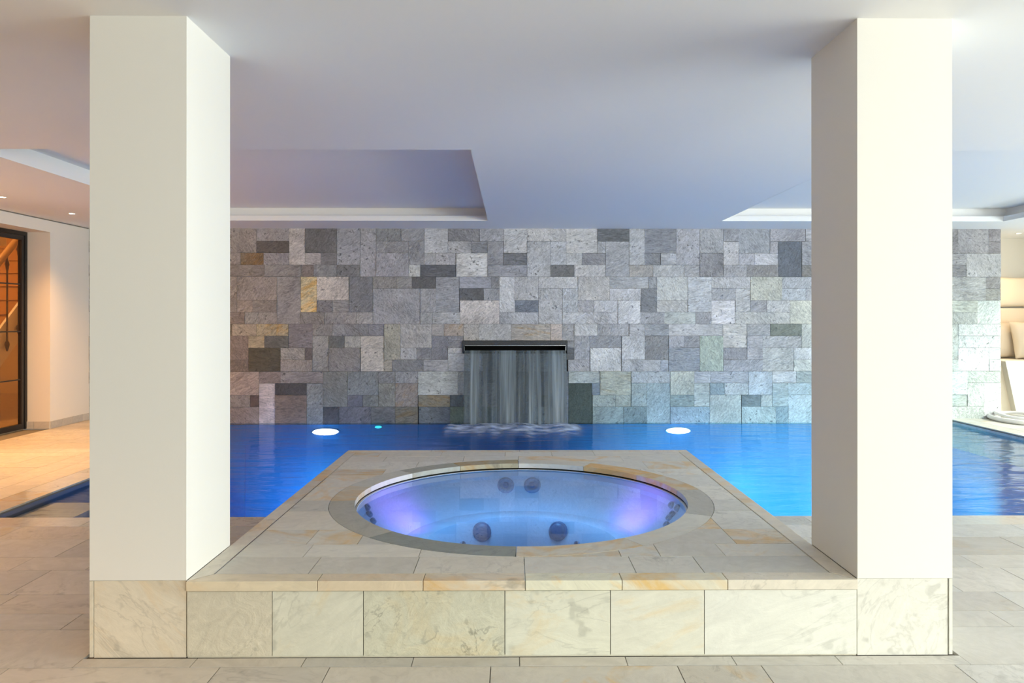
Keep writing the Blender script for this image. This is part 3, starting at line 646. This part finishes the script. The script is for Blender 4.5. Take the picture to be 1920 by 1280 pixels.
for i in range(len(A)):
    a0, a1 = R(An[i]+.1), R(An[i+1]-.1)
    c = [rc[0], rc[1], rc[2], rc[3], rc[4], rc[5], rc[6], rc[7], rc[8], rc[10], rc[11], rc[12]][i]
    if i == 8: c = (.58, .57, .50, 0)
    if i == 7: c = (.36, .36, .30, .15)
    if i == 6: c = (.40, .34, .21, .5)
    if i == 5: c = (.64, .60, .50, .15)
    if i == 4: c = (.68, .55, .34, .9)
    if i == 3: c = (.60, .54, .42, .55)
    o = lathe('ring_stone', [(RI, .270), (RO, .270), (RO, PZ), (RI, PZ)], 'quartzite', spa, (*RC, 0), 24, a0=a0, a1=a1, smooth=False, closed=True)
    o.color = c
lathe('ring_slot', [(RO+.004, .262), (RO+.004, .292), (RO-.03, .268), (RO-.03, .262)], 'black', spa, (*RC, 0), 96, smooth=False, closed=True)
lathe('shadow_gap', [(.952, .2595), (.952, .2698), (RO-.02, .2698), (RO-.02, .2595)], 'black', spa, (*RC, 0), 96, smooth=False, closed=True)
lathe('tub_shell', [(.952, .2594), (.925, .2594), (.90, .20), (.835, .13), (.70, .03), (.56, .03), (.50, -.08), (.44, -.24), (0, -.26)], 'tub', spa, (*RC, 0), 96, smooth=False)
lathe('tub_rim', [(.926, .2585), (.934, .2635), (.95, .2635), (.95, .2596)], 'steel', spa, (*RC, 0), 96)
def jet(p, r, nrm, big=False):
    q = Vector(nrm).normalized().to_track_quat('Z', 'Y').to_euler()
    p = tuple(Vector(p)+Vector(nrm).normalized()*.006)
    j = lathe('jet', [(r, -.03), (r, .008), (r*.86, .014), (r*.6, .009), (r*.55, .004), (0, .004)], 'jet_ring' if not big else 'jet', spa, p, 20, rot=q)
    if big: lathe('jet_grille', [(r*.8, .010), (r*.7, .018), (r*.3, .020), (0, .018)], 'jet', j, (0, 0, 0), 20)
    else: lathe('jet_nozzle', [(r*.36, .004), (r*.34, .014), (r*.16, .014), (0, .008)], 'jet', j, (0, 0, 0), 16)
def inward(x, y, slope): a = Vector((RC[0]-x, RC[1]-y, 0)).normalized(); return (a.x*slope, a.y*slope, 1)
for p in ((-.193, 4.675, -.041), (.298, 4.677, -.039)): jet(p, .062, inward(p[0], p[1], 2.2), True)
for p in ((-.043, 5.073, .162), (.142, 5.073, .162)): jet(p, .058, inward(p[0], p[1], 1.1))
for p in ((-.85, 4.283, .215), (-.831, 4.249, .184), (-.803, 4.213, .153), (.951, 4.334, .211), (.963, 4.225, .222), (.936, 4.243, .181), (.917, 4.239, .161), (.892, 4.194, .133)): jet(p, .020, inward(p[0], p[1], 1.2))
for p in ((-.31, 4.557, -.083), (.41, 4.563, -.086)): jet(p, .018, inward(p[0], p[1], 2.2))
# tub lights (violet lamps in the side walls)
for p in ((-.80, 4.10, .10), (.90, 4.10, .10)):
    lathe('tub_lamp', [(.03, 0), (.028, .006), (0, .008)], 'pool_lens', spa, p, 16, rot=Vector(inward(p[0], p[1], 2.0)).to_track_quat('Z', 'Y').to_euler())
spot('tub_lamp_fill', (-.50, 4.44, .21), 3.2, (.46, .16, 1.0), 140, .9, (-.80, 4.56, .08), .05); spot('tub_lamp_fill', (.62, 4.46, .21), 3.2, (.46, .16, 1.0), 140, .9, (.92, 4.60, .08), .05)
for a in range(0, 360, 36):  # added ring of blue fill spots under the water, no lamps there
    c_, s_ = math.cos(R(a)), math.sin(R(a))
    spot('tub_lamp_fill', (RC[0]+.50*c_, RC[1]+.50*s_, .225), 2.3, (.16, .52, 1.0), 165, .8, (RC[0]+.70*c_, RC[1]+.70*s_, 0), .05)
wbm = bmesh.new(); bmesh.ops.create_circle(wbm, segments=96, radius=.9255, cap_ends=True, matrix=Matrix.Translation((*RC, .2578)))
tag(mesh('spa_water', wbm, 'spa_water'), 'still violet-blue lit water filling the round whirlpool tub', 'water')

# ================================================================== pool
pool = thing('swimming_pool', 'blue-lined sunken swimming pool basin below the slate wall', 'pool')
x0, x1, y0, y1 = POOL; D = -1.35
box('basin_floor', x0-.08, x1+.08, y0-.08, y1+.12, D-.1, D, 'liner', pool)
box('basin_wall', x0-.08, x0-.001, y0-.08, 8.6, D, -.36, 'liner', pool); box('basin_wall', -4.04, -3.961, 8.6, y1+.1, D, -.022, 'liner', pool); box('basin_wall', -3.961, x0-.08, 8.52, 8.599, D, -.022, 'liner', pool); box('basin_wall', -3.961, x0, y1, y1+.1, D, -.075, 'liner', pool); box('basin_floor', -4.04, x0-.08, 8.52, y1+.12, D-.1, D, 'liner', pool); box('basin_wall', x1+.001, x1+.08, y0-.08, y1+.1, D, -.36, 'liner', pool)
box('basin_wall', x0, x1, y0-.08, y0-.001, D, -.36, 'liner', pool); box('basin_wall', x0, x1, y1+.021, y1+.1, D, -.2, 'liner', pool)
# liner strip on the inner edges up to the deck
box('liner_strip', x0, x0+.004, y0, 8.6, -.36, -.022, 'strip', pool); box('liner_strip', x1-.004, x1, y0, y1, -.36, -.022, 'wet_stone', pool, (.55, .54, .50, 0)); box('liner_strip', x0, x1, y0, y0+.004, -.36, -.022, 'liner', pool)
box('back_strip', x0, x1, y1, y1+.018, -.2, wz(794)-.001, 'liner', pool); box('back_strip', x0, x1, y1, y1+.018, -.36, -.2, 'liner', pool)
box('entry_step', x0+.005, -3.08, y0+.005, 5.58, -.36, -.075, 'wet_stone', pool, (.86, .60, .52, 0))
box('entry_step', -3.079, -2.7, y0+.005, 5.58, -.60, -.34, 'liner', pool)
bm = bmesh.new()
def quad(a, b, c, d): bm.faces.new([bm.verts.new((*p, WZ)) for p in (a, b, c, d)])
quad((x0+.005, y0+.005), (PX0-.001, y0+.005), (PX0-.001, PY1+.001), (x0+.005, PY1+.001)); quad((PX1+.001, y0+.005), (x1-.005, y0+.005), (x1-.005, PY1+.001), (PX1+.001, PY1+.001))
quad((x0+.005, PY1+.001), (x1-.005, PY1+.001), (x1-.005, y1-.013), (x0+.005, y1-.013))
quad((-3.96, 8.601), (x0+.005, 8.601), (x0+.005, y1-.013), (-3.96, y1-.013))
bmesh.ops.remove_doubles(bm, verts=bm.verts, dist=1e-4)
tag(mesh('pool_water', bm, 'pool_water'), 'deep blue rippled pool water turning turquoise towards the right', 'water')
# pool lamps on the back wall
def pool_lamp(x, z, rx, rz, lens, label, cat='lamp', group=None):
    t = thing('pool_lamp', label, cat, (x, WB-.03, z), group)
    for nm, k, d0, d1, mt in (('lamp_bezel', 1.0, .012, .03, 'steel'), ('lamp_lens', .9, -.01, .012, lens)):
        bm = bmesh.new(); n = 28
        a = [bm.verts.new((rx*k*math.cos(2*math.pi*i/n), d0, rz*k*math.sin(2*math.pi*i/n))) for i in range(n)]
        b = [bm.verts.new((rx*k*math.cos(2*math.pi*i/n), d1, rz*k*math.sin(2*math.pi*i/n))) for i in range(n)]
        bm.faces.new(a); bm.faces.new(b[::-1])
        for i in range(n): j = (i+1) % n; bm.faces.new((a[i], b[i], b[j], a[j]))
        bmesh.ops.recalc_face_normals(bm, faces=bm.faces); mesh(nm, bm, mt, t)
pool_lamp(-2.44, -.165, .185, .045, 'pool_lens', 'glowing white-violet underwater lamp left of the waterfall')
pool_lamp(2.188, -.155, .170, .042, 'pool_lens', 'glowing white-violet underwater lamp right of the waterfall')
pool_lamp(-1.748, -.10, .05, .016, 'cyan_lens', 'small turquoise underwater lamp between left lamp and waterfall')
def pool_lamp_fill(loc, aim, power, col, sp=120):
    area('pool_lamp_fill', loc, aim, .25, .25, power, col, sp)
pool_lamp_fill((-2.44, 9.40, -.35), (-2.3, 8.2, -1.35), 2, (.04, .45, 1.0)); pool_lamp_fill((2.188, 9.40, -.35), (2.2, 8.2, -1.35), 4, (.10, .60, 1.0))
pool_lamp_fill((-2.5, 5.05, -.35), (-2.2, 6.6, -1.2), 14, (.0, .44, 1.0), 80); pool_lamp_fill((2.4, 5.05, -.35), (2.5, 7.2, -1.3), 34, (.08, .68, 1.0), 70)
pool_lamp_fill((4.7, 5.05, -.35), (4.4, 7.2, -1.3), 34, (.20, .84, 1.0), 70)
pool_lamp_fill((-2.7, 8.3, -1.15), (-2.7, 9.6, -1.1), 10, (.0, .42, 1.0)); pool_lamp_fill((1.9, 8.2, -1.2), (1.9, 9.6, -1.15), 9, (.06, .55, 1.0))  # from here on unseen fills, added in mid basin to light the back wall
pool_lamp_fill((3.5, 8.0, -1.2), (3.5, 9.6, -1.1), 9, (.16, .70, 1.0)); pool_lamp_fill((5.1, 8.2, -1.15), (5.1, 9.6, -.9), 18, (.40, .90, .85))

# ================================================================== waterfall
sp = thing('waterfall_spout', 'dark slot spout with slate frame set in the slate wall', 'spout', (0, WB, 0))
def sb(nm, x0, x1, ya, yb, z0, z1, mt): o = box(nm, x0, x1, ya, yb, z0, z1, mt, sp); o.location = Vector(o.location)-Vector((0, WB, 0)); return o
sb('slot_back', SX0, SX1, WB+.2, WB+.22, SZ0, SZ1, 'black'); sb('slot_side', SX0, SX0+.01, WB+.02, WB+.2, SZ0, SZ1, 'black'); sb('slot_side', SX1-.01, SX1, WB+.02, WB+.2, SZ0, SZ1, 'black')
sb('slot_top', SX0+.01, SX1-.01, WB+.02, WB+.2, SZ1-.012, SZ1, 'black'); sb('slot_floor', SX0+.01, SX1-.01, WB+.02, WB+.2, SZ0, SZ0+.03, 'black')
sb('frame_top', SX0-.004, SX1+.006, WB-.03, WB+.02, .966, 1.024, 'slate_dark'); sb('frame_side', SX0-.004, SX0+.018, WB-.03, WB+.02, .868, .966, 'slate_dark'); sb('frame_side', SX1-.016, SX1+.006, WB-.02, WB+.02, .90, .966, 'slate_dark')
sb('frame_edge', SX0+.03, SX1-.02, WB-.034, WB-.03, .963, .968, 'steel'); sb('spout_blade', SX0+.035, SX1-.025, WB-.10, WB+.15, .893, .900, 'black_steel')
for x in (SX0+.022, SX1-.026): sb('blade_cheek', x, x+.005, WB-.06, WB-.0, .90, .955, 'steel')
bm = bmesh.new(); NX, NZ = 90, 26; grid = []
for j in range(NZ+1):
    u = j/NZ; z = .905*(1-u)+(-.045)*u; tt = math.sqrt(max(0, (.905-z)))
    row = []
    for i in range(NX+1):
        x = (SX0+.03)+(SX1-SX0-.05)*i/NX; x = x + (x-.04)*.012*u
        y = WB-.10-.16*tt-.003*math.sin(x*37)*u-.002*math.sin(x*91+1)*u
        row.append(bm.verts.new((x, y, z)))
    grid.append(row)
for j in range(NZ):
    for i in range(NX): bm.faces.new((grid[j][i], grid[j][i+1], grid[j+1][i+1], grid[j+1][i]))
tag(mesh('waterfall', bm, 'curtain', smooth=True), 'translucent grey sheet of water falling from the wall spout', 'waterfall')
bm = bmesh.new(); fy = WB-.27; NX, NY = 110, 26; fr = random.Random(3)
th = bm.verts.layers.float.new('thick'); g2 = []
for j in range(NY+1):
    row = []
    for i in range(NX+1):
        u = i/NX*2-1; v = j/NY*2-1
        x = .045+u*1.02; y = fy-.50+v*.72
        d = math.hypot(max(0, abs(u)-.60)/.40, (v-.48)/.50 if v > .48 else (v-.48)/1.35)
        e = max(0, 1-d*(1+.25*math.sin(u*23+1)*math.sin(u*9)))
        hz = e**1.3*(max(0, v+.1)*.05+.01+.012*math.sin(x*13)+.012*math.sin(x*7+2)+fr.uniform(-.003, .003))*(1 if v < .7 else .8)
        vv = bm.verts.new((x, y, WZ+.003+max(0, hz))); vv[th] = min(1, e*e*2.2); row.append(vv)
    g2.append(row)
for j in range(NY):
    for i in range(NX): bm.faces.new((g2[j][i], g2[j][i+1], g2[j+1][i+1], g2[j+1][i]))
tag(mesh('splash_foam', bm, 'foam', smooth=True), 'pale blue foam churned up where the waterfall lands in the pool', 'foam', kind='stuff')

# ================================================================== downlights
def downlight(x, y, label, power=None, col=(1.0, .50, .16), group=None, ang=120):
    t = thing('downlight', label, 'ceiling light', (x, y, CZ), group)
    lathe('lamp_ring', [(.030, -.001), (.030, -.004), (.042, -.004), (.044, -.0005)], 'white', t, seg=24)
    lathe('lamp_lens', [(.0, -.003), (.029, -.003), (.029, -.0005)], 'lens', t, seg=24)
    if power: spot('downlight_beam', (x, y, CZ-.02), power, col, ang, .9)
downlight(-4.947, 7.146, 'recessed warm downlight nearest the left picture edge', 150)
downlight(-4.943, 8.266, 'recessed warm downlight nearer the left pillar above the deck', 150)
downlight(-4.947, 6.03, 'recessed warm downlight over the left deck, outside the picture, next to the pair in view', 250)
downlight(-4.2, 3.3, 'recessed warm downlight in front of the left deck, outside the picture', 110)
downlight(-2.7, .7, 'recessed warm downlight left of the camera, outside the picture', 190)
downlight(7.014, 10.07, 'recessed warm downlight in the niche above the cream bench', 55, (1.0, .68, .38))

# ================================================================== lounge niche
bench = thing('lounge_bench', 'cream built-in lounge bench in the niche right of the slate wall', 'bench', (7.3, 10.2, 0))
def bb(nm, pts, ya, yb, mt, par, off):
    bm = bmesh.new(); a = [bm.verts.new((x, ya, z)) for x, z in pts]; b = [bm.verts.new((x, yb, z)) for x, z in pts]
    bm.faces.new(a); bm.faces.new(b[::-1]); n = len(pts)
    for i in range(n): j = (i+1) % n; bm.faces.new((a[i], b[i], b[j], a[j]))
    bmesh.ops.recalc_face_normals(bm, faces=bm.faces); o = mesh(nm, bm, mt, par, bevel=.006); o.location = -Vector(off); return o
OB = (7.3, 10.2, 0)
bb('seat_block', [(6.80, .02), (7.95, .02), (7.95, .745), (6.645, .745)], 9.80, 10.55, 'leather', bench, OB)
bb('bench_base', [(6.52, .0), (7.95, .0), (7.95, .70), (6.52, .70)], 9.90, 10.6, 'upholstery', bench, OB)
bb('headboard', [(6.52, .745), (7.95, .745), (7.95, 1.47), (6.52, 1.47)], 10.62, 10.745, 'upholstery', bench, OB)
def cushion(name, cx, cy, cz, w, h, t, rot, mat, label, par=None, rz=0):
    bm = bmesh.new(); n = 18; top = []; bot = []
    for s, store in ((1, top), (-1, bot)):
        for j in range(n+1):
            row = []
            for i in range(n+1):
                u, v = i/n*2-1, j/n*2-1
                k = (max(0, (1-u**4))*max(0, (1-v**4)))**.55
                pin = 1-.07*(1-abs(u)**2)*abs(v)**6; pin2 = 1-.07*(1-abs(v)**2)*abs(u)**6
                wr = .006*math.sin(9*u+5*v)*(1-k)
                row.append(bm.verts.new((u*w/2*pin2, s*(t/2*k+.003)+wr, v*h/2*pin)))
            store.append(row)
        for j in range(n):
            for i in range(n):
                f = (store[j][i], store[j][i+1], store[j+1][i+1], store[j+1][i]); bm.faces.new(f if s < 0 else f[::-1])
    for i in range(n):
        for (a, b, c, d) in ((top[0][i], top[0][i+1], bot[0][i+1], bot[0][i]), (top[n][i], top[n][i+1], bot[n][i+1], bot[n][i]), (top[i][0], top[i+1][0], bot[i+1][0], bot[i][0]), (top[i][n], top[i+1][n], bot[i+1][n], bot[i][n])):
            bm.faces.new((a, b, c, d))
    bmesh.ops.recalc_face_normals(bm, faces=bm.faces)
    o = mesh(name, bm, mat, smooth=True); o.location = (cx, cy, cz); o.rotation_euler = (rot, 0, rz)
    if label: tag(o, *label)
    return o
cushion('back_cushion', 7.45, 10.66, 1.705, 1.0, .45, .14, 0, 'upholstery', ('glowing cream wall cushion above the bench headboard under the niche downlight', 'cushion'))
cushion('throw_pillow', 7.40, 10.33, 1.015, .60, .54, .17, R(-14), 'pillow', ('beige linen pillow leaning at the front on the cream bench', 'pillow'))
cushion('throw_pillow', 7.16, 10.51, 1.01, .56, .52, .14, R(-8), 'pillow', ('shadowed beige pillow tucked behind the front pillow at the slate wall', 'pillow'))
rope = thing('rope_ring', 'white coiled rope ring lying on the deck before the cream bench', 'rope', (6.47, 9.33, 0))
bm = bmesh.new(); tube_bm(bm, [(.235*math.cos(a), .40*math.sin(a), .032) for a in [2*math.pi*i/48 for i in range(48)]], .03, 10, True); mesh('rope_coil', bm, 'rope', rope, smooth=True)
bm = bmesh.new(); tube_bm(bm, [(.20*math.cos(a)+.02, .34*math.sin(a)-.02, .078+.008*math.sin(3*a)) for a in [2*math.pi*i/48 for i in range(48)]], .022, 10, True); mesh('rope_coil', bm, 'rope', rope, smooth=True)
kb = bmesh.new()
for k in range(5):
    a = k*1.3; tube_bm(kb, [(-.02+.05*math.cos(a+s), -.33+.05*math.sin(a+s), .07+.03*math.sin(2*s+k)) for s in [q*.5 for q in range(9)]], .014, 8)
mesh('rope_knot', kb, 'steel', rope, smooth=True)
